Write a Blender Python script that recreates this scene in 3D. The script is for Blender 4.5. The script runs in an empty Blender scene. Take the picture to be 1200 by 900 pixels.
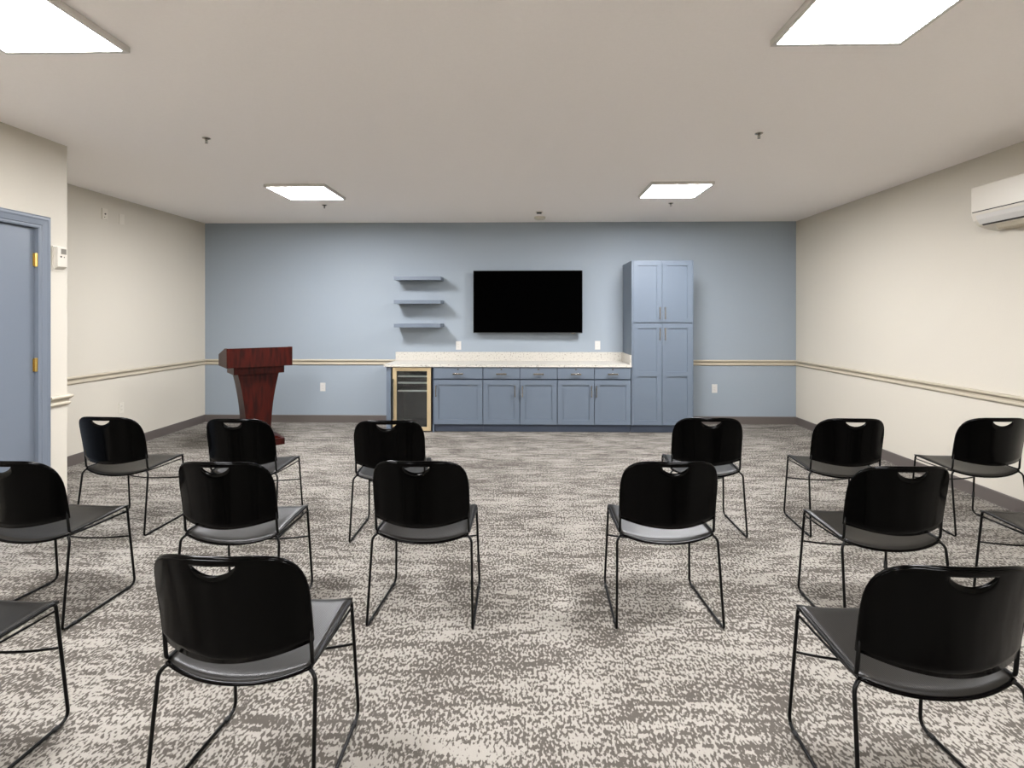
import bpy, bmesh, math
from mathutils import Vector, Matrix
C = bpy.context.scene.collection
R = math.radians

# ---------------------------------------------------------------- materials
def lin(c):
    return tuple((v/12.92 if v <= 0.04045 else ((v+0.055)/1.055)**2.4) for v in [x/255 for x in c]) + (1,)
def mat(name, rgb, rough=0.5, metal=0.0, spec=0.5, bump=0.0, bscale=200.0, coat=0.0, transmission=0.0, emit=0.0):
    m = bpy.data.materials.new(name); m.use_nodes = True
    nt = m.node_tree; b = nt.nodes['Principled BSDF']
    b.inputs['Base Color'].default_value = lin(rgb)
    b.inputs['Roughness'].default_value = rough
    b.inputs['Metallic'].default_value = metal
    b.inputs['Specular IOR Level'].default_value = spec
    b.inputs['Coat Weight'].default_value = coat
    b.inputs['Coat Roughness'].default_value = 0.15
    b.inputs['Transmission Weight'].default_value = transmission
    if emit:
        b.inputs['Emission Color'].default_value = lin(rgb); b.inputs['Emission Strength'].default_value = emit
    tc = nt.nodes.new('ShaderNodeTexCoord')
    n = nt.nodes.new('ShaderNodeTexNoise'); n.inputs['Scale'].default_value = bscale; n.inputs['Detail'].default_value = 2
    nt.links.new(tc.outputs['Object'], n.inputs['Vector'])
    # faint tonal variation so that the paint is not perfectly even
    mx = nt.nodes.new('ShaderNodeMixRGB'); mx.blend_type = 'MULTIPLY'; mx.inputs['Fac'].default_value = 0.04
    mx.inputs['Color1'].default_value = lin(rgb)
    nt.links.new(n.outputs['Fac'], mx.inputs['Color2']); nt.links.new(mx.outputs['Color'], b.inputs['Base Color'])
    if bump:
        bp = nt.nodes.new('ShaderNodeBump'); bp.inputs['Strength'].default_value = bump; bp.inputs['Distance'].default_value = 0.004
        nt.links.new(n.outputs['Fac'], bp.inputs['Height']); nt.links.new(bp.outputs['Normal'], b.inputs['Normal'])
    return m

M = {}
M['cream'] = mat('cream_wall_paint', (199,193,180), 0.75, bump=0.12, bscale=90)
M['blue_wall'] = mat('blue_wall_paint', (144,154,163), 0.7, bump=0.12, bscale=90)
M['ceiling'] = mat('ceiling_paint', (248,243,240), 0.85, bump=0.12, bscale=60)
M['cab'] = mat('cabinet_blue_paint', (97,108,121), 0.42)
M['cab_in'] = mat('cabinet_gap_dark', (45,55,72), 0.7)
M['toe'] = mat('toe_kick_dark_blue', (72,82,100), 0.6)
M['door'] = mat('door_blue_paint', (105,113,124), 0.45)
M['rail'] = mat('chair_rail_paint', (178,169,150), 0.5)
M['base'] = mat('baseboard_vinyl', (92,85,81), 0.5)
M['white'] = mat('white_plastic', (204,201,196), 0.4)
M['offwhite'] = mat('warm_white_plastic', (208,202,189), 0.35)
M['steel'] = mat('brushed_nickel', (158,153,145), 0.25, metal=1.0)
M['brass'] = mat('polished_brass', (214,186,112), 0.28, metal=1.0)
M['dark'] = mat('dark_slot', (40,36,34), 0.6)
M['black'] = mat('black_plastic', (10,10,10), 0.45)
M['tv_screen'] = mat('black_screen', (2,2,2), 0.9, spec=0.0)
M['tv_frame'] = mat('tv_bezel', (14,14,15), 0.4)
M['chair_back'] = mat('glossy_black_shell', (1,1,1), 0.14, spec=0.09)
M['rod'] = mat('black_rod', (3,3,3), 0.35, spec=0.2)
M['rubber'] = mat('black_rubber', (12,12,12), 0.7)
M['fridge_frame'] = mat('warm_steel_frame', (205,185,148), 0.4, metal=0.55)
M['shelf_front'] = mat('cooler_shelf_front', (225,220,205), 0.4)
M['lcd'] = mat('thermostat_screen', (120,115,104), 0.3)

def diffuser():
    m = bpy.data.materials.new('lit_diffuser'); m.use_nodes = True
    b = m.node_tree.nodes['Principled BSDF']
    b.inputs['Base Color'].default_value = (0.8,0.8,0.8,1)
    b.inputs['Emission Color'].default_value = (1.0,1.0,1.03,1)
    b.inputs['Emission Strength'].default_value = 119.0
    return m
M['diffuser'] = diffuser()

def glass():
    m = bpy.data.materials.new('smoked_glass'); m.use_nodes = True
    b = m.node_tree.nodes['Principled BSDF']
    b.inputs['Base Color'].default_value = (0.78,0.88,0.93,1)
    b.inputs['Roughness'].default_value = 0.03
    b.inputs['IOR'].default_value = 1.7
    b.inputs['Transmission Weight'].default_value = 1.0
    return m
M['glass'] = glass()

def seat_mat():
    m = bpy.data.materials.new('ribbed_black_seat'); m.use_nodes = True
    nt = m.node_tree; b = nt.nodes['Principled BSDF']
    b.inputs['Base Color'].default_value = lin((22,20,17)); b.inputs['Roughness'].default_value = 0.36
    b.inputs['Specular IOR Level'].default_value = 0.27
    tc = nt.nodes.new('ShaderNodeTexCoord')
    w = nt.nodes.new('ShaderNodeTexWave'); w.bands_direction = 'X'; w.inputs['Scale'].default_value = 50
    bp = nt.nodes.new('ShaderNodeBump'); bp.inputs['Strength'].default_value = 0.25; bp.inputs['Distance'].default_value = 0.001
    nt.links.new(tc.outputs['Object'], w.inputs['Vector']); nt.links.new(w.outputs['Fac'], bp.inputs['Height'])
    nt.links.new(bp.outputs['Normal'], b.inputs['Normal'])
    return m
M['seat'] = seat_mat()

def wood():
    m = bpy.data.materials.new('mahogany_wood'); m.use_nodes = True
    nt = m.node_tree; b = nt.nodes['Principled BSDF']
    tc = nt.nodes.new('ShaderNodeTexCoord'); mp = nt.nodes.new('ShaderNodeMapping'); mp.inputs['Scale'].default_value = (14,14,2)
    n = nt.nodes.new('ShaderNodeTexNoise'); n.inputs['Scale'].default_value = 2.5; n.inputs['Detail'].default_value = 6
    r = nt.nodes.new('ShaderNodeValToRGB')
    r.color_ramp.elements[0].color = lin((32,7,4)); r.color_ramp.elements[1].color = lin((58,13,6))
    r.color_ramp.elements[0].position = 0.35; r.color_ramp.elements[1].position = 0.65
    nt.links.new(tc.outputs['Object'], mp.inputs['Vector']); nt.links.new(mp.outputs['Vector'], n.inputs['Vector'])
    nt.links.new(n.outputs['Fac'], r.inputs['Fac']); nt.links.new(r.outputs['Color'], b.inputs['Base Color'])
    b.inputs['Roughness'].default_value = 0.4; b.inputs['Specular IOR Level'].default_value = 0.16; b.inputs['Coat Weight'].default_value = 0.0; b.inputs['Coat Roughness'].default_value = 0.3
    return m
M['wood'] = wood()

def quartz():
    m = bpy.data.materials.new('speckled_quartz'); m.use_nodes = True
    nt = m.node_tree; b = nt.nodes['Principled BSDF']
    tc = nt.nodes.new('ShaderNodeTexCoord')
    n = nt.nodes.new('ShaderNodeTexNoise'); n.inputs['Scale'].default_value = 55; n.inputs['Detail'].default_value = 3
    r = nt.nodes.new('ShaderNodeValToRGB')
    e = r.color_ramp.elements
    e[0].position = 0.33; e[0].color = lin((138,132,124)); e[1].position = 0.43; e[1].color = lin((190,186,177))
    nt.links.new(tc.outputs['Object'], n.inputs['Vector']); nt.links.new(n.outputs['Fac'], r.inputs['Fac'])
    nt.links.new(r.outputs['Color'], b.inputs['Base Color'])
    b.inputs['Roughness'].default_value = 0.3
    return m
M['quartz'] = quartz()

def carpet():
    m = bpy.data.materials.new('patterned_carpet'); m.use_nodes = True
    nt = m.node_tree; b = nt.nodes['Principled BSDF']; L = nt.links.new
    tc = nt.nodes.new('ShaderNodeTexCoord')
    def noise(scale, det, vec, rough=0.5, dist=0.0):
        mp = nt.nodes.new('ShaderNodeMapping'); mp.inputs['Scale'].default_value = vec
        n = nt.nodes.new('ShaderNodeTexNoise'); n.inputs['Scale'].default_value = scale; n.inputs['Detail'].default_value = det
        n.inputs['Roughness'].default_value = rough; n.inputs['Distortion'].default_value = dist
        L(tc.outputs['Object'], mp.inputs['Vector']); L(mp.outputs['Vector'], n.inputs['Vector'])
        return n.outputs['Fac']
    def math_(op, a, b_, clamp=False):
        n = nt.nodes.new('ShaderNodeMath'); n.operation = op; n.use_clamp = clamp
        for i, v in enumerate((a, b_)):
            if isinstance(v, (int, float)): n.inputs[i].default_value = v
            else: L(v, n.inputs[i])
        return n.outputs[0]
    fine = noise(88, 1.5, (1.0, 0.55, 1))              # small yarn blotches
    streak = noise(10, 2.0, (0.42, 1.7, 1), 0.6)       # streaks across the room
    patch = noise(2.4, 3.0, (0.7, 1.5, 1), 0.6)        # large light and dark patches
    s = math_('ADD', fine, math_('MULTIPLY', math_('SUBTRACT', streak, 0.5), 0.50))
    s = math_('ADD', s, math_('MULTIPLY', math_('SUBTRACT', patch, 0.5), 0.38))
    r = nt.nodes.new('ShaderNodeValToRGB'); e = r.color_ramp.elements
    e[0].position = 0.468; e[0].color = lin((88,83,77)); e[1].position = 0.545; e[1].color = lin((157,152,144))
    L(s, r.inputs['Fac'])
    yarn = noise(420, 1, (1,1,1))
    mx = nt.nodes.new('ShaderNodeMixRGB'); mx.blend_type = 'MULTIPLY'; mx.inputs['Fac'].default_value = 0.35
    L(r.outputs['Color'], mx.inputs['Color1']); L(yarn, mx.inputs['Color2'])
    L(mx.outputs['Color'], b.inputs['Base Color'])
    b.inputs['Roughness'].default_value = 0.95; b.inputs['Specular IOR Level'].default_value = 0.1
    bp = nt.nodes.new('ShaderNodeBump'); bp.inputs['Strength'].default_value = 0.4; bp.inputs['Distance'].default_value = 0.004
    L(s, bp.inputs['Height']); L(bp.outputs['Normal'], b.inputs['Normal'])
    return m
M['carpet'] = carpet()

# ---------------------------------------------------------------- mesh helpers
def obj(name, bm, m, parent=None, smooth=False):
    me = bpy.data.meshes.new(name)
    bmesh.ops.recalc_face_normals(bm, faces=bm.faces[:])
    bm.to_mesh(me); bm.free(); me.materials.append(M[m] if isinstance(m, str) else m)
    if smooth:
        for p in me.polygons: p.use_smooth = True
    o = bpy.data.objects.new(name, me); C.objects.link(o); o.parent = parent
    return o
def box(bm, x0, x1, y0, y1, z0, z1, bev=0.0, mtx=None):
    t = bmesh.new()
    bmesh.ops.create_cube(t, size=1)
    for v in t.verts:
        v.co = Vector(((x0+x1)/2+v.co.x*(x1-x0), (y0+y1)/2+v.co.y*(y1-y0), (z0+z1)/2+v.co.z*(z1-z0)))
    if bev: bmesh.ops.bevel(t, geom=t.edges[:], offset=bev, segments=2, affect='EDGES', profile=0.7)
    merge(bm, t, mtx)
    return bm
def merge(bm, t, mtx=None):
    mp = {}
    for v in t.verts: mp[v] = bm.verts.new(mtx @ v.co if mtx else v.co)
    for f in t.faces:
        try: bm.faces.new([mp[v] for v in f.verts])
        except ValueError: pass
    t.free()
def B(x0, x1, y0, y1, z0, z1, bev=0.0):
    return box(bmesh.new(), x0, x1, y0, y1, z0, z1, bev)
def tube(bm, pts, r, seg=10, cap=True):
    pts = [Vector(p) for p in pts]; n = len(pts); rings = []
    T = []
    for i in range(n):
        a = pts[max(i-1,0)]; b = pts[min(i+1,n-1)]; T.append((b-a).normalized())
    u = T[0].orthogonal().normalized()
    for i in range(n):
        u = (u - T[i]*u.dot(T[i])).normalized(); w = T[i].cross(u)
        rr = r[i] if isinstance(r, (list, tuple)) else r
        rings.append([bm.verts.new(pts[i] + (u*math.cos(2*math.pi*k/seg)+w*math.sin(2*math.pi*k/seg))*rr) for k in range(seg)])
    for i in range(n-1):
        for k in range(seg):
            bm.faces.new((rings[i][k], rings[i][(k+1)%seg], rings[i+1][(k+1)%seg], rings[i+1][k]))
    if cap:
        bm.faces.new(rings[0][::-1]); bm.faces.new(rings[-1])
    return bm
def fillet(P, rad, n=6):
    """round the corners of a polyline; returns the point lists of its segments, each bend shared by its neighbours"""
    P = [Vector(p) for p in P]; segs = []; cur = [P[0]]
    for i in range(1, len(P)-1):
        a = (P[i-1]-P[i]); b = (P[i+1]-P[i]); r = rad[i-1]
        d = min(r, a.length*0.45, b.length*0.45)
        p0 = P[i]+a.normalized()*d; p2 = P[i]+b.normalized()*d
        arc = [p0*(1-t)**2 + P[i]*2*t*(1-t) + p2*t*t for t in [k/(2*n) for k in range(2*n+1)]]
        cur += arc[:n+1]; segs.append(cur); cur = arc[n:]
    cur.append(P[-1]); segs.append(cur)
    return segs
def lathe(bm, prof, seg=32, mtx=None):
    t = bmesh.new(); rings = []
    for r, z in prof:
        if r < 1e-6: rings.append([t.verts.new((0,0,z))])
        else: rings.append([t.verts.new((r*math.cos(2*math.pi*k/seg), r*math.sin(2*math.pi*k/seg), z)) for k in range(seg)])
    for a, b in zip(rings, rings[1:]):
        for k in range(seg):
            k2 = (k+1) % seg
            if len(a) == 1: t.faces.new((a[0], b[k], b[k2]))
            elif len(b) == 1: t.faces.new((a[k], a[k2], b[0]))
            else: t.faces.new((a[k], a[k2], b[k2], b[k]))
    merge(bm, t, mtx); return bm
def prism(bm, poly, axis, a0, a1):
    """extrude a 2-D outline along an axis; 'x': poly=(y,z)  'y': poly=(x,z)"""
    def P(p, a): return (a, p[0], p[1]) if axis == 'x' else (p[0], a, p[1]) if axis == 'y' else (p[0], p[1], a)
    v0 = [bm.verts.new(P(p, a0)) for p in poly]; v1 = [bm.verts.new(P(p, a1)) for p in poly]
    n = len(poly)
    for k in range(n): bm.faces.new((v0[k], v0[(k+1)%n], v1[(k+1)%n], v1[k]))
    bm.faces.new(v0[::-1]); bm.faces.new(v1)
    return bm
def run(bm, prof, pts, normals):
    """sweep a (height, depth) profile along points; normals give the direction (with mitre length) the depth goes"""
    rings = []
    for p, nn in zip(pts, normals):
        rings.append([bm.verts.new((p[0]+nn[0]*d, p[1]+nn[1]*d, z)) for z, d in prof])
    n = len(prof)
    for a, b in zip(rings, rings[1:]):
        for k in range(n): bm.faces.new((a[k], a[(k+1)%n], b[(k+1)%n], b[k]))
    bm.faces.new(rings[0][::-1]); bm.faces.new(rings[-1])
    return bm
def thing(name, label, cat, loc=(0,0,0), rz=0.0, group=None):
    o = bpy.data.objects.new(name, None); C.objects.link(o); o.empty_display_size = 0.05
    o.location = loc; o.rotation_euler = (0,0,rz); return tag(o, label, cat, group)
def tag(o, label, cat, group=None):
    o['label'] = label; o['category'] = cat
    if group: o['group'] = group
    return o
def struct(name, bm, m, label=None, parent=None, smooth=False):
    o = obj(name, bm, m, parent, smooth)
    if parent is None: o['kind'] = 'structure'
    if label: o['label'] = label
    return o
def copy_tree(o, parent=None):
    c = o.copy(); C.objects.link(c); c.parent = parent
    for ch in [x for x in bpy.data.objects if x.parent == o and x != c]:
        copy_tree(ch, c)
    return c

# ---------------------------------------------------------------- room
XL, XR, YB, YF, H = -4.60, 3.79, 7.57, -2.4, 2.846
XD, YC = -3.60, 4.12                     # face and far corner of the projecting wall with the door
struct('floor', B(XL-.15, XR+.15, YF-.15, YB+.15, -.1, 0), 'carpet', 'grey and beige patterned carpet floor')
struct('ceiling', B(XL-.15, XR+.15, YF-.15, YB+.15, H, H+.1), 'ceiling', 'plain off-white ceiling')
struct('wall_back', B(XL-.15, XR+.15, YB, YB+.12, 0, H), 'blue_wall', 'blue painted accent wall behind the cabinets')
struct('wall_right', B(XR, XR+.12, YF, YB, 0, H), 'cream', 'cream wall on the right')
struct('wall_left', B(XL-.12, XL, YC-.2, YB, 0, H), 'cream', 'cream wall on the far left')
struct('wall_front', B(XL-.15, XR+.15, YF-.12, YF, 0, H), 'cream', 'cream wall behind the viewer')
DY0, DY1, DZ = 2.95, 3.862, 2.162
bm = bmesh.new()
box(bm, XL, XD, DY1+.004, YC, 0, H); box(bm, XL, XD, YF, DY0-.004, 0, H); box(bm, XL, XD, DY0-.004, DY1+.004, DZ+.004, H)
box(bm, XL, XD-.16, DY0-.004, DY1+.004, 0, DZ+.004)
struct('wall_left_near', bm, 'cream', 'cream projecting wall that holds the blue door')
# door
d = struct('door_1', B(XD-.062, XD-.018, DY0, DY1-.003, .008, DZ-.003, .002), 'door', 'blue painted flat door on the left')
prof = [(0,0),(0,.010),(.010,.013),(.022,.013),(.026,.018),(.042,.020),(.060,.022),(.070,.026),(.084,.026),(.094,.018),(.094,0)]
bm = bmesh.new()
rings = []
path = [((DY1,0.0),(1,0)), ((DY1,DZ),(1,1)), ((DY0,DZ),(-1,1)), ((DY0,0.0),(-1,0))]
for (y, z), (ny, nz) in path:
    rings.append([bm.verts.new((XD+t, y+ny*o_, z+nz*o_)) for o_, t in prof])
for a, b in zip(rings, rings[1:]):
    for k in range(len(prof)): bm.faces.new((a[k], a[(k+1)%len(prof)], b[(k+1)%len(prof)], b[k]))
bm.faces.new(rings[0]); bm.faces.new(rings[-1])
box(bm, XD-.10, XD-.063, DY1-.012, DY1+.003, 0, DZ); box(bm, XD-.10, XD-.063, DY0-.003, DY0+.012, 0, DZ); box(bm, XD-.10, XD-.063, DY0, DY1, DZ-.012, DZ+.003)
box(bm, XD-.10, XD+.001, DY1-.0005, DY1+.0035, 0, DZ+.0035); box(bm, XD-.10, XD+.001, DY0-.0035, DY0-.0005, 0, DZ+.0035); box(bm, XD-.10, XD+.001, DY0-.0035, DY1+.0035, DZ-.0005, DZ+.0035)
obj('door_frame', bm, 'door', d)
for z in (1.928, 1.155, .385):
    bm = bmesh.new()
    tube(bm, [(XD-.004, DY1-.004, z-.05), (XD-.004, DY1-.004, z-.018)], .0085, 12); tube(bm, [(XD-.004, DY1-.004, z-.017), (XD-.004, DY1-.004, z+.017)], .0085, 12)
    tube(bm, [(XD-.004, DY1-.004, z+.018), (XD-.004, DY1-.004, z+.05)], .0085, 12)
    box(bm, XD-.016, XD-.012, DY1-.018, DY1-.004, z-.047, z+.047); box(bm, XD-.004, XD+.006, DY1-.002, DY1+.002, z-.047, z+.047)
    h = obj('hinge', bm, 'brass', d, smooth=False); h['label'] = 'brass butt hinge'
# baseboards
bprof = [(0,0),(0,.012),(.008,.010),(.098,.010),(.106,.006),(.106,0)]
def base(name, pts, ns): struct(name, run(bmesh.new(), bprof, pts, ns), 'base')
base('baseboard_back_left', [(XL,YB),(-1.815,YB)], [(1,-1),(0,-1)])
base('baseboard_back_right', [(2.166,YB),(XR,YB)], [(0,-1),(-1,-1)])
base('baseboard_right', [(XR,YB),(XR,YF)], [(-1,-1),(-1,1)])
base('baseboard_left', [(XL,YB),(XL,YC)], [(1,-1),(1,0)])
base('baseboard_left_near', [(XD,YC),(XD,DY1+.095)], [(1,1),(1,0)])
# chair rails
rprof = [(.822,0),(.822,.010),(.830,.017),(.840,.017),(.848,.009),(.864,.009),(.872,.020),(.882,.030),(.892,.030),(.900,.024),(.900,0)]
def rail(name, pts, ns): struct(name, run(bmesh.new(), rprof, pts, ns), 'rail', 'taupe chair rail moulding')
rail('trim_1', [(XL,YB),(-1.845,YB)], [(1,-1),(0,-1)])
rail('trim_2', [(2.166,YB),(XR,YB)], [(0,-1),(-1,-1)])
rail('trim_3', [(XR,YB),(XR,YF)], [(-1,-1),(-1,1)])
rail('trim_4', [(XL,YB),(XL,YC)], [(1,-1),(1,0)])
rail('trim_5', [(XD-.25,YC),(XD,YC),(XD,DY1+.095)], [(0,1),(1,1),(1,0)])

# ---------------------------------------------------------------- ceiling lights
def light(cx, cy, label):
    t = thing('ceiling_light', label, 'ceiling light', (cx,cy,H), 0, 'square flat panel ceiling lights')
    w, i, z0 = .312, .290, -.030
    bm = bmesh.new()
    for s in (-1, 1):
        box(bm, min(s*i,s*w), max(s*i,s*w), -w, w, z0, 0, .002); box(bm, -i, i, min(s*i,s*w), max(s*i,s*w), z0, 0, .002)
    obj('frame', bm, 'white', t)
    o = obj('diffuser', B(-i, i, -i, i, z0+.004, z0+.010), 'diffuser', t); o['label'] = 'glowing white diffuser'
light(-2.33, 5.64, 'square white panel light on the ceiling, nearest the podium')
light(1.555, 5.62, 'square white panel light on the ceiling, nearest the tall cabinet')
light(-2.275, 2.30, 'large glowing panel light cut by the top left corner of the view')
light(1.495, 2.30, 'large glowing panel light cut by the top edge on the right')
light(-2.275, -1.05, 'added unseen panel light behind the viewer on the door side')  # guessed extra panel out of view, added to brighten the room
light(1.495, -1.05, 'added unseen panel light behind the viewer on the air conditioner side')  # its pair, also added out of view for brightness

# ---------------------------------------------------------------- ceiling fittings
def sprinkler(x, y, label):
    t = thing('sprinkler', label, 'sprinkler', (x,y,H), 0, 'ceiling fire sprinklers'); t.scale = (.8,.8,.8)
    o = obj('escutcheon', lathe(bmesh.new(), [(0,0),(.036,0),(.036,-.003),(.024,-.009),(0,-.010)], 24), 'steel', t, True)
    bm = bmesh.new(); lathe(bm, [(0,-.008),(.011,-.009),(.011,-.022),(.006,-.026),(.004,-.044),(0,-.045)], 16)
    for s in (-1, 1): tube(bm, [(s*.009,0,-.02),(s*.014,0,-.032),(s*.004,0,-.046)], .0022, 6)
    obj('body', bm, 'steel', t, True)
    obj('deflector', lathe(bmesh.new(), [(0,-.045),(.014,-.045),(.014,-.047),(0,-.047)], 16), 'steel', t)
sprinkler(-2.39, 3.95, 'small metal sprinkler head on the ceiling above the left rows of chairs')
sprinkler(1.70, 3.93, 'small metal sprinkler head on the ceiling above the right rows of chairs')
sprinkler(-2.41, 6.35, 'small sprinkler head between the left far light and the blue wall')
sprinkler(1.71, 6.33, 'small sprinkler head between the right far light and the blue wall')
t = thing('smoke_detector', 'round white smoke detector on the ceiling just before the blue wall', 'smoke detector', (.19,7.17,H))
obj('housing', lathe(bmesh.new(), [(0,0),(.075,0),(.078,-.012),(.070,-.030),(.05,-.036),(0,-.038)], 32), 'offwhite', t, True)
obj('vent_ring', lathe(bmesh.new(), [(.0765,-.012),(.0775,-.014),(.0735,-.020),(.072,-.018)], 32), 'rail', t)
t = thing('motion_sensor', 'small square black sensor in a white plate on the ceiling', 'sensor', (.172,6.83,H))
obj('plate', B(-.045,.045,-.045,.045,-.006,0,.002), 'offwhite', t)
obj('lens', B(-.031,.031,-.028,.028,-.020,-.005,.003), 'black', t)['label'] = 'black lens block'

# ---------------------------------------------------------------- air conditioner
t = thing('air_conditioner', 'white split air conditioner high on the right wall', 'air conditioner', (XR, 3.94, 2.2))
def acprof(g=0.0):
    return [(0,.0),(0,.350),(-.030,.356),(-.195,.352),(-.212,.340),(-.213,.150),(-.210,.120),(-.196,.075),(-.165,.040),(-.115,.018),(-.06,.0)]
bm = bmesh.new(); prism(bm, acprof(), 'y', -.43, .43)
body = obj('housing', bm, 'offwhite', t); md = body.modifiers.new('bevel','BEVEL'); md.width = .006; md.segments = 2; md.limit_method = 'ANGLE'
obj('panel_gap', B(-.2145,-.205,-.40,.415,.137,.143), 'dark', t)['label'] = 'dark seam under the front panel'
bm = bmesh.new(); prism(bm, [(-.2125,.112),(-.2035,.080),(-.176,.042),(-.172,.046),(-.199,.083),(-.2085,.112)], 'y', -.36, .385)
obj('louver', bm, 'white', t)
bm = bmesh.new(); prism(bm, [(-.174,.0465),(-.168,.0375),(-.160,.0325),(-.158,.040),(-.166,.048)], 'y', -.36, .375)
obj('air_slot', bm, 'dark', t)
bm = bmesh.new(); prism(bm, [(-.135,.026),(-.120,.004),(-.105,-.006),(-.02,-.006),(-.01,.02),(-.05,.03)], 'y', -.38, .30)
obj('bottom_cover', bm, 'rail', t)['label'] = 'grey underside cover'

# ---------------------------------------------------------------- wall plates
def plate(x, y, z, axis, label, kind='outlet'):
    # axis: the wall the plate is on ('back', 'left')
    rz = 0 if axis == 'back' else R(90)
    names = {'outlet':('wall_outlet','outlet'), 'blank':('blank_wall_plate','wall plate'), 'cable':('cable_wall_plate','wall plate')}
    t = thing(names[kind][0], label, names[kind][1], (x,y,z), rz)
    m = 'white' if axis == 'back' else 'offwhite'
    d = .012 if kind == 'cable' else .006
    obj('cover', B(-.037,.037,-d,0,-.06,.06,.002), m, t)
    if kind == 'outlet':
        obj('socket', B(-.017,.017,-.0085,-.005,-.034,.034,.0015), m, t)
        for s in (-1, 1):
            for k in (-1, 1): obj('slot', B(k*.006-.001, k*.006+.001, -.0092, -.008, s*.019-.004, s*.019+.004), 'dark', t)
    elif kind == 'cable':
        bm = bmesh.new(); mt = Matrix.Translation((0,-d,.0)) @ Matrix.Rotation(R(90),4,'X')
        obj('jack', lathe(bmesh.new(), [(0,.006),(.008,.006),(.008,0),(0,0)], 12, mt), 'dark', t)
        lathe(bm, [(0,.004),(.004,.004),(.004,0),(0,0)], 8, Matrix.Translation((-.008,-d,-.036)) @ Matrix.Rotation(R(90),4,'X'))
        obj('screw', bm, 'dark', t)
    else:
        for s in (-1, 1):
            bm = bmesh.new(); lathe(bm, [(0,.0015),(.004,.001),(.004,0),(0,0)], 8, Matrix.Translation((0,-d,s*.042)) @ Matrix.Rotation(R(90),4,'X'))
            obj('screw', bm, 'white', t)
plate(-2.895, YB, .505, 'back', 'white outlet low on the blue wall right of the podium')
plate(-.953, YB, 1.10, 'back', 'white outlet above the countertop, below the floating shelves')
plate(1.016, YB, 1.105, 'back', 'white outlet above the countertop near the tall cabinet')
plate(2.655, YB, .498, 'back', 'white outlet low on the blue wall right of the tall cabinet')
plate(XL, 5.98, .472, 'left', 'outlet low on the cream wall below the chair rail', 'outlet')
plate(XL, 5.735, 2.63, 'left', 'cable plate with a dark jack high on the left cream wall', 'cable')
plate(XL, 5.985, 2.617, 'left', 'blank plate high on the left cream wall', 'blank')
# thermostat
t = thing('thermostat', 'white thermostat with small screen on the wall beside the blue door', 'thermostat', (XD, 4.035, 1.955), R(90))
obj('back_plate', B(-.05,.05,-.008,0,-.095,.095,.002), 'offwhite', t)
bm = bmesh.new(); prism(bm, [(-.008,.088),(-.034,.088),(-.038,.084),(-.038,-.062),(-.008,-.085)], 'x', -.042, .042)
cs = obj('case', bm, 'offwhite', t)
obj('screen', B(-.012,.034,-.0395,-.037,.034,.075), 'lcd', cs)['label'] = 'small grey screen'
obj('button', B(-.018,-.006,-.0405,-.037,.008,.020,.001), 'dark', cs)
obj('button', B(.012,.020,-.0395,-.037,.008,.016,.001), 'dark', cs)

# ---------------------------------------------------------------- cabinets
YCF = 6.935          # face of the doors
YK = YB - .003
def shaker(parent, name, x0, x1, z0, z1, mids=(), rail_w=.062, y=YCF):
    """recessed-panel door or drawer front: four rails around a sunken panel"""
    bm = bmesh.new(); w = rail_w
    box(bm, x0, x0+w, y, y+.019, z0, z1, .0012); box(bm, x1-w, x1, y, y+.019, z0, z1, .0012)
    zs = [z0] + [m for m in mids] + [z1]
    box(bm, x0+w-.001, x1-w+.001, y, y+.019, z0, z0+w, .0012); box(bm, x0+w-.001, x1-w+.001, y, y+.019, z1-w, z1, .0012)
    for m in mids: box(bm, x0+w-.001, x1-w+.001, y, y+.019, m-w*.5, m+w*.5, .0012)
    box(bm, x0+w-.004, x1-w+.004, y+.012, y+.018, z0+w-.004, z1-w+.004)
    return obj(name, bm, 'cab', parent)
def slab(parent, name, x0, x1, z0, z1, y=YCF):
    return obj(name, B(x0, x1, y, y+.019, z0, z1, .002), 'cab', parent)
def pull_v(parent, x, z0, z1, y=YCF):
    bm = bmesh.new()
    box(bm, x-.006, x+.006, y-.034, y-.026, z0, z1, .002)
    for z in (z0+.012, z1-.012): box(bm, x-.005, x+.005, y-.028, y, z-.006, z+.006, .001)
    o = obj('handle', bm, 'steel', parent); o['label'] = 'brushed nickel bar handle'
def pull_h(parent, x, z, w=.145, y=YCF):
    segs = fillet([(x-w/2,y,z+.006),(x-w/2+.008,y-.030,z-.004),(x+w/2-.008,y-.030,z-.004),(x+w/2,y,z+.006)], [.02,.02])
    bm = bmesh.new()
    box(bm, x-w/2+.006, x+w/2-.006, y-.036, y-.027, z-.013, z+.009, .003)
    for s in (-1, 1): box(bm, x+s*(w/2-.010)-.005, x+s*(w/2-.010)+.005, y-.03, y, z-.008, z+.006, .001)
    o = obj('handle', bm, 'steel', parent); o['label'] = 'brushed nickel drawer pull'
def lock(parent, x, z, y=YCF):
    bm = bmesh.new(); lathe(bm, [(0,.004),(.009,.004),(.010,0),(0,0)], 16, Matrix.Translation((x,y,z)) @ Matrix.Rotation(R(90),4,'X'))
    o = obj('lock', bm, 'steel', parent); o['label'] = 'small round cabinet lock'
ZD0, ZD1, ZR0, ZR1 = .108, .684, .702, .848
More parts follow.
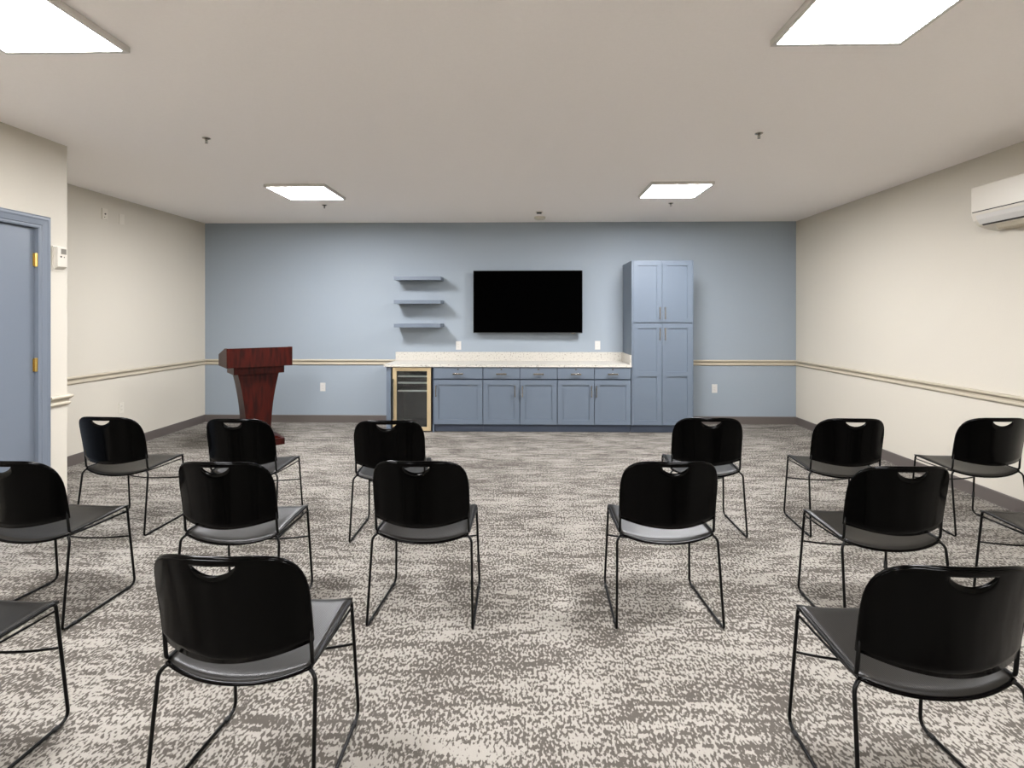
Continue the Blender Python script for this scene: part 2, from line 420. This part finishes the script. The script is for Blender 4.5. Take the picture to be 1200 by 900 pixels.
def base_cabinet(x0, x1, label, bays, kick0):
    cx = (x0+x1)/2
    t = thing('base_cabinet', label, 'cabinet', (cx, (YCF+YK)/2, 0), 0, 'blue base cabinets under the countertop')
    t.location = (0,0,0)
    obj('carcass', B(x0+.0005, x1-.0005, YCF+.021, YK, .10, .853), 'cab_in', t)
    obj('toe_kick', B(x0+kick0, x1-.0005, YCF+.075, YCF+.09, 0, .10), 'toe', t)
    if kick0: obj('side_panel', B(x0+.0005, x0+.02, YCF+.019, YK, 0, .100), 'cab', t)
    for (a, b, hx, up) in bays:
        dr = slab(t, 'drawer', a, b, ZR0, ZR1); pull_h(dr, (a+b)/2, .768); lock(dr, (a+b)/2, .823)
        do = shaker(t, 'door', a, b, ZD0, ZD1); pull_v(do, hx, .468, .618)
base_cabinet(-1.2155, -.5565, 'single blue base cabinet with one drawer, right of the wine cooler', [(-1.197,-.561,-1.166,0)], .02)
base_cabinet(-.5555, .4095, 'double blue base cabinet in the middle, under the television', [(-.551,-.080,-.139,0),(-.072,.405,-.043,0)], 0)
base_cabinet(.4105, 1.3645, 'double blue base cabinet touching the tall cabinet', [(.415,.886,.850,0),(.894,1.360,.914,0)], 0)
# end panel
tag(obj('end_panel', B(-1.822,-1.764,6.95,YK,0,.853,.001), 'cab'), 'narrow blue end panel left of the wine cooler, under the countertop', 'cabinet panel')
# wine cooler
t = thing('wine_cooler', 'wine cooler with glass door and tan metal frame', 'wine cooler', (-1.49, 7.2, 0))
bm = bmesh.new()
x0, x1, y0, y1, z0, z1 = -.262, .262, -.205, .33, .012, .846
box(bm, x0, x0+.03, y0, y1, z0, z1); box(bm, x1-.03, x1, y0, y1, z0, z1); box(bm, x0+.03, x1-.03, y0, y1, z0, z0+.05)
box(bm, x0+.03, x1-.03, y0, y1, z1-.04, z1); box(bm, x0+.03, x1-.03, y1-.03, y1, z0+.05, z1-.04)
for sx in (-1,1):
    for yy in (-.17,.29): box(bm, sx*.22-.015, sx*.22+.015, yy-.015, yy+.015, 0, .012)
obj('body', bm, 'black', t)
dy = -.245
bm = bmesh.new()
box(bm, -.252, -.200, dy, dy+.036, .016, .842, .003); box(bm, .200, .252, dy, dy+.036, .016, .842, .003)
box(bm, -.201, .201, dy, dy+.036, .016, .066, .003); box(bm, -.201, .201, dy, dy+.036, .797, .842, .003)
dr = obj('door', bm, 'fridge_frame', t); dr['label'] = 'tan metal door frame'
obj('glass', B(-.2, .2, dy+.010, dy+.016, .066, .797), 'glass', dr)
bm = bmesh.new(); tube(bm, [(-.237,dy-.035,.17),(-.237,dy-.035,.70)], .008, 12)
for z in (.20,.67): tube(bm, [(-.237,dy-.035,z),(-.237,dy+.002,z)], .006, 8)
obj('handle', bm, 'steel', dr)['label'] = 'long vertical bar handle'
for z in (.722,.636,.530):
    s = obj('shelf', B(-.215,.215,-.16,.26,z-.006,z+.002), 'dark', t)
    obj('shelf_front', B(-.198,.198,-.178,-.162,z-.011,z+.011,.002), 'shelf_front', s)['label'] = 'pale shelf front'
# countertop
t = thing('countertop', 'speckled white quartz countertop with raised backsplash', 'countertop', (0,0,0))
obj('slab', B(-1.85, 1.3675, 6.92, YK, .8545, .886, .003), 'quartz', t)
obj('backsplash', B(-1.845, 1.3675, YK-.02, YK, .8865, 1.008, .002), 'quartz', t)
obj('side_splash', B(1.3475, 1.3675, 6.93, YK-.021, .8865, 1.008, .002), 'quartz', t)
# tall cabinet
t = thing('tall_cabinet', 'tall blue pantry cabinet with four doors', 'cabinet', (0,0,0))
x0, x1 = 1.370, 2.163
obj('carcass', B(x0, x1, YCF+.021, YK, .10, 2.236, .001), 'cab', t)
bm = bmesh.new(); box(bm, x0, x0+.018, YCF, YCF+.021, .10, 2.236, .001); box(bm, x1-.012, x1, YCF, YCF+.021, .10, 2.236, .001)
obj('side_stile', bm, 'cab', t)
obj('toe_kick', B(x0, x1, YCF+.075, YCF+.09, 0, .10), 'toe', t)
for (a, b, hx) in ((1.391, 1.757, 1.729), (1.765, 2.149, 1.797)):
    do = shaker(t, 'door', a, b, 1.436, 2.229); pull_v(do, hx, 1.475, 1.632)
    do = shaker(t, 'door', a, b, .108, 1.422, (.767,)); pull_v(do, hx, 1.205, 1.365)
for (a, b) in ((1.391, 1.757), (1.765, 2.149)):
    pass

# ---------------------------------------------------------------- floating shelves
for (z, lab) in ((2.036,'top blue floating shelf left of the television'), (1.711,'middle blue floating shelf left of the television'), (1.386,'bottom blue floating shelf left of the television')):
    o = obj('floating_shelf', B(-.322,.322,-.285,0,-.025,.025,.002), 'cab'); o.location = (-1.484, YB-.001, z)
    tag(o, lab, 'shelf', 'blue floating shelves')

# ---------------------------------------------------------------- television
t = thing('television', 'large black flat-screen television on the blue wall', 'television', (.028, 7.455, 1.716), R(-1.2))
obj('frame', B(-.761,.761,-.012,.030,-.436,.436,.004), 'tv_frame', t)
obj('screen', B(-.755,.755,-.0135,-.0115,-.424,.430), 'tv_screen', t)
bm = bmesh.new(); box(bm, -.45,.45,.030,.058,-.33,.20,.006); obj('rear_housing', bm, 'black', t)
bm = bmesh.new(); box(bm, -.25,.25,.058,.068,-.12,.12); box(bm, -.30,.30,.068,.090,-.05,.05); obj('wall_bracket', bm, 'steel', t)
obj('remote_sensor', B(.60,.66,-.010,.01,-.4435,-.436,.001), 'steel', t)

# ---------------------------------------------------------------- podium
t = thing('podium', 'dark red mahogany podium turned toward the chairs', 'podium', (-3.205, 6.275, 0), R(39))
def pbox(name, w, y0, y1, z0, z1, bev=.003): return obj(name, B(-w/2, w/2, y0, y1, z0, z1, bev), 'wood', t)
bm = bmesh.new(); box(bm, -.27, .27, -.23, .21, .0, .075, .006); prism(bm, [(-.24,.075),(.24,.075),(.19,.105),(-.19,.105)], 'y', -.19, .18)
obj('base', bm, 'wood', t)
# body: outline that narrows toward the base, extruded in depth
N = 16; L_, R_ = [], []
for i in range(N+1):
    s = i/N; z = .095 + s*(.852-.095)
    w = .132 + (.222-.132)*(s**2.1)
    R_.append((w, z)); L_.append((-w, z))
bm = bmesh.new(); prism(bm, R_ + L_[::-1], 'y', -.165, .17)
obj('body', bm, 'wood', t)
bm = bmesh.new(); prism(bm, [(-.270,.848),(.270,.848),(.270,.932),(-.270,.932)], 'y', -.205, .20)
obj('collar', bm, 'wood', t)
# slanted desk with raised front and open reading surface
bm = bmesh.new()
prism(bm, [(-.25,.932),(-.25,1.152),(-.232,1.152),(-.232,.932)], 'x', -.35, .35)
for s in (-1, 1): prism(bm, [(-.232,.932),(-.232,1.152),(-.15,1.152),(.25,1.065),(.25,.932)], 'x', s*.35 if s<0 else .332, -.332 if s<0 else .35)
prism(bm, [(.232,.932),(.232,1.068),(.25,1.064),(.25,.932)], 'x', -.332, .332)
prism(bm, [(-.232,.932),(-.232,.95),(.232,.95),(.232,.932)], 'x', -.332, .332)
desk = obj('desk', bm, 'wood', t)
bm = bmesh.new(); prism(bm, [(-.231,1.134),(-.231,1.120),(.231,1.020),(.231,1.034)], 'x', -.331, .331)
obj('reading_surface', bm, 'wood', desk)

# ---------------------------------------------------------------- stacking chairs
RR = .0063
def interp(x, tab):
    for (a, va), (b, vb) in zip(tab, tab[1:]):
        if x <= b:
            t = (x-a)/(b-a) if b > a else 0
            return va + (vb-va)*t
    return tab[-1][1]
def side_y(z): return interp(z, [(.40,.066),(.446,.064),(.524,.058),(.62,.044),(.70,.026),(.76,.010),(.83,-.012)])
def mid_y(z): return interp(z, [(.49,-.012),(.56,-.022),(.64,-.034),(.72,-.050),(.78,-.064),(.83,-.077)])
WB = .229
def back_y(x, z):
    k = min(1, abs(x)/WB)
    return mid_y(z) + (side_y(z)-mid_y(z))*(k**2.0)
TOP = [(0,.0),(.05,.0003),(.08,.001),(.11,.002),(.142,.005),(.165,.011),(.186,.021),(.200,.033),(.213,.051),(.221,.070),(.226,.092),(.229,.128)]
def top_z(x): return .827 - interp(abs(x), TOP)
def bot_z(x): return .497 + .027*(abs(x)/WB)**2

def make_backrest(root):
    bm = bmesh.new()
    HW, HZ, HD = .067, .808, .034
    xs = sorted(set([round(WB*math.sin(math.pi/2*k/14), 5) for k in range(-14, 15)] + [round(HW*math.sin(math.pi/2*k/10), 5) for k in range(-10, 11)]))
    hx = [round(HW*math.sin(math.pi/2*k/10), 5) for k in range(-10, 11)]
    xs = [x for x in xs if abs(x) > HW+.003 or x in hx]
    M1, M2 = 10, 3
    def P(x, z): return Vector((x, back_y(x, z), z))
    lower, upper = [], []
    for x in xs:
        zt, zb = top_z(x), bot_z(x)
        zm = min(HZ, zb + (zt-zb)*.952)
        ins = abs(x) < HW - 1e-6
        hb = zm - HD*(1-(abs(x)/HW)**2)**.75 if ins else zm
        lo = [bm.verts.new(P(x, zb+(hb-zb)*j/M1)) for j in range(M1+1)]
        up = [bm.verts.new(P(x, zm+(zt-zm)*j/M2)) if (j or ins) else lo[-1] for j in range(M2+1)]
        lower.append(lo); upper.append(up)
    for A_, n in ((lower, M1), (upper, M2)):
        for a, b in zip(A_, A_[1:]):
            for j in range(n):
                f = []
                for v in (a[j], b[j], b[j+1], a[j+1]):
                    if v not in f: f.append(v)
                if len(f) >= 3:
                    try: bm.faces.new(f)
                    except ValueError: pass
    bmesh.ops.remove_doubles(bm, verts=bm.verts[:], dist=1e-5)
    bmesh.ops.recalc_face_normals(bm, faces=bm.faces[:])
    # give the shell thickness (towards the sitter)
    r = bmesh.ops.solidify(bm, geom=bm.faces[:], thickness=.005)
    o = obj('backrest', bm, 'chair_back', root, True)
    # rolled rim around sides and top and the two sleeves over the uprights
    bm = bmesh.new()
    rim = [(-WB, z) for z in (.524,.56,.60,.64,.68)] + [(-a, .827-d) for a, d in TOP[::-1]] + [(a, .827-d) for a, d in TOP[1:]] + [(WB, z) for z in (.68,.64,.60,.56,.524)]
    pts = [Vector((x, back_y(x, z)+.004, z)) for x, z in rim]
    # smooth
    for _ in range(2): pts = [pts[0]] + [(pts[i-1]+pts[i]*2+pts[i+1])/4 for i in range(1, len(pts)-1)] + [pts[-1]]
    rad = []
    for p in pts: rad.append(.0088 if p.z < .70 else .0068 + (.002 * max(0, (.75-p.z)/.05)))
    tube(bm, pts, rad, 10)
    obj('rim', bm, 'chair_back', o, True)
    # thin lip round the hand hole
    bm = bmesh.new(); lip = []
    for x in hx:
        lip.append((x, HZ - HD*max(0,(1-(abs(x)/HW)**2))**.75))
    pts = [Vector((x, back_y(x, z)+.001, z)) for x, z in lip]
    tube(bm, pts, .0018, 6); tube(bm, [Vector((x, back_y(x,HZ)+.001, HZ)) for x in hx], .0018, 6)
    obj('grip_edge', bm, 'chair_back', o, True)
    return o

def make_seat(root):
    bm = bmesh.new(); NU, NV = 20, 18; g = []
    for j in range(NV+1):
        v = j/NV; row = []
        for i in range(NU+1):
            u = -1 + 2*i/NU; k = abs(u)
            w = .2245 + (.2300-.2245)*v
            yf = .432 + .006*(1-u*u); yr = .066 - .040*(1-u*u)
            y = yf + (yr-yf)*v
            zr = .4665 + (.4535-.4665)*v                      # along the side rails
            sag = .006 + .026*v**1.3
            z = zr - sag*(1-k**2.4)
            if v < .12: z -= .014*((.12-v)/.12)**2*(1-k**6)
            if v > .93: z -= .006*((v-.93)/.07)**2
            if k > .94: z -= .006*((k-.94)/.06)**2; 
            row.append(bm.verts.new((u*w, y, z)))
        g.append(row)
    for j in range(NV):
        for i in range(NU): bm.faces.new((g[j][i], g[j][i+1], g[j+1][i+1], g[j+1][i]))
    bmesh.ops.recalc_face_normals(bm, faces=bm.faces[:])
    o = obj('seat', bm, 'seat', root, True)
    md = o.modifiers.new('thickness', 'SOLIDIFY'); md.thickness = .008; md.offset = -1 if o.data.polygons[0].normal.z > 0 else 1
    # rolled rear edge
    bm = bmesh.new()
    tube(bm, [(u*.228, .066-.040*(1-u*u)-.001, .4455-(.032)*(1-abs(u)**2.4)-.004) for u in [-1+k/10 for k in range(21)]], .0065, 8)
    obj('rear_edge', bm, 'chair_back', o, True)
    return o

def make_chair():
    root = thing('stacking_chair', '', 'chair', (0,0,0), 0, 'black stacking chairs in three rows')
    make_seat(root); make_backrest(root)
    zr = .0098
    for s in (-1, 1):
        P = [(s*.2290,.050,.600), (s*.2310,.066,.4475), (s*.2250,.4160,.4600), (s*.2385,.456,zr), (s*.2580,.002,zr), (s*.2460,.052,.4160), (s*.226,.064,.4375), (s*.190,.074,.4290)]
        segs = fillet(P, [.020,.022,.040,.018,.022,.022])
        for nm, pts in (('upright', segs[0]), ('seat_rail', segs[1]), ('leg', segs[2]), ('runner', segs[3]), ('leg', segs[4] + segs[5][1:])):
            o = obj(nm, tube(bmesh.new(), pts, RR, 10), 'rod', root, True)
            if nm == 'runner':
                for f in (.12, .86):
                    a, b = Vector((s*.2385,.456,zr)), Vector((s*.2580,.002,zr)); c = a.lerp(b, f); dd = (b-a).normalized()
                    bm = bmesh.new(); tube(bm, [c-dd*.011, c-dd*.009, c+dd*.009, c+dd*.011], [.0072,.0088,.0088,.0072], 10)
                    obj('floor_glide', bm, 'rubber', o, True)
        # lower rail under the seat edge
        obj('brace', tube(bmesh.new(), [(s*.2262,.420,.432),(s*.224,.30,.430),(s*.222,.18,.430),(s*.222,.075,.434)], .0042, 8), 'rod', root, True)
    pts = [(x, .434-.050*(1-(x/.228)**2), .286) for x in [-.228+.0285*k for k in range(17)]]
    obj('stretcher', tube(bmesh.new(), pts, .0048, 8), 'rod', root, True)
    pts = [(x, .074-.022*(1-(x/.19)**2), .429-.028*(1-(x/.19)**2)) for x in [-.19+.02375*k for k in range(17)]]
    obj('rear_cross_bar', tube(bmesh.new(), pts, RR, 8), 'rod', root, True)
    return root

CH = [ # x, y, yaw, label, side of the leg clip
 ('A',-2.869,3.618,-3.9,'black chair of the far row standing by the left cream wall, nearest the door',0),
 ('B',-1.940,3.566,-1.86,'black chair of the far row standing right in front of the red podium',0),
 ('C',-.912,3.532,2.78,'black chair of the far row in front of the wine cooler, left of the aisle',0),
 ('D',1.245,3.667,-3.2,'black chair of the far row in front of the tall cabinet, right of the aisle',0),
 ('E',2.199,3.666,-1.94,'black chair of the far row, second from the right wall',0),
 ('F',3.192,3.708,.82,'black chair of the far row nearest the right wall, its leg against the baseboard',1),
 ('G',-2.471,2.524,-4.5,'black chair of the middle row cut by the left edge, nearest the blue door',0),
 ('H',-1.446,2.527,-1.25,'black chair of the middle row directly behind the chair facing the podium',0),
 ('I',-.512,2.561,-1.73,'black chair of the middle row on the left side of the aisle',1),
 ('J',.695,2.577,1.22,'middle row black chair right of the aisle, with pale shine on its seat',0),
 ('K',1.748,2.520,1.38,'black chair of the middle row, one place right of the aisle chair',1),
 ('L',2.699,2.527,.81,'black chair of the middle row mostly cut off by the right edge',0),
 ('M',-1.981,1.526,-4.48,'nearest row black chair at bottom left corner, only seat and leg showing',0),
 ('N',-.883,1.558,-1.64,'large black chair of the nearest row, left of the aisle, seen whole from behind',-1),
 ('O',1.211,1.538,.07,'large black chair of the nearest row, right of the aisle at the right edge',0),
]
proto = make_chair()
for i, (n, x, y, a, lab, clip) in enumerate(CH):
    o = proto if i == 0 else copy_tree(proto)
    o.location = (x, y, 0); o.rotation_euler = (0,0,R(a)); o['label'] = lab
clip_mesh = None
roots = [o for o in bpy.data.objects if o.get('category') == 'chair']
for (n, x, y, a, lab, clip) in CH:
    if not clip: continue
    root = [r for r in roots if r['label'] == lab][0]
    s = clip; top = Vector((s*.2250,.4160,.4600)); bot = Vector((s*.2385,.456,.0098)); d_ = (bot-top).normalized()
    c = top.lerp(bot, 1-.145/.46)
    bm = bmesh.new(); tube(bm, [c-d_*.022, c-d_*.020, c+d_*.008, c+d_*.010, c+d_*.020, c+d_*.022], [.007,.0085,.0085,.0105,.0105,.008], 10)
    obj('linking_clip', bm, 'rubber', root, True)

# ---------------------------------------------------------------- world, camera, view
w = bpy.data.worlds.new('World'); bpy.context.scene.world = w; w.use_nodes = True
w.node_tree.nodes['Background'].inputs['Color'].default_value = (.5,.5,.5,1); w.node_tree.nodes['Background'].inputs['Strength'].default_value = .2
cam = bpy.data.cameras.new('camera'); co = bpy.data.objects.new('camera', cam); C.objects.link(co)
cam.sensor_width = 36; cam.lens = 626/1200*36; cam.shift_x = -2.9/1200; cam.shift_y = -79/1200; cam.clip_start = .02
co.location = (0,0,1.51); co.rotation_euler = (R(90),0,R(1.2))
sc = bpy.context.scene; sc.camera = co
sc.view_settings.view_transform = 'Standard'; sc.view_settings.look = 'None'; sc.view_settings.gamma = 1; sc.view_settings.use_curve_mapping = False
sc.view_settings.exposure = 0.0
sc.cycles.max_bounces = 12; sc.cycles.diffuse_bounces = 8
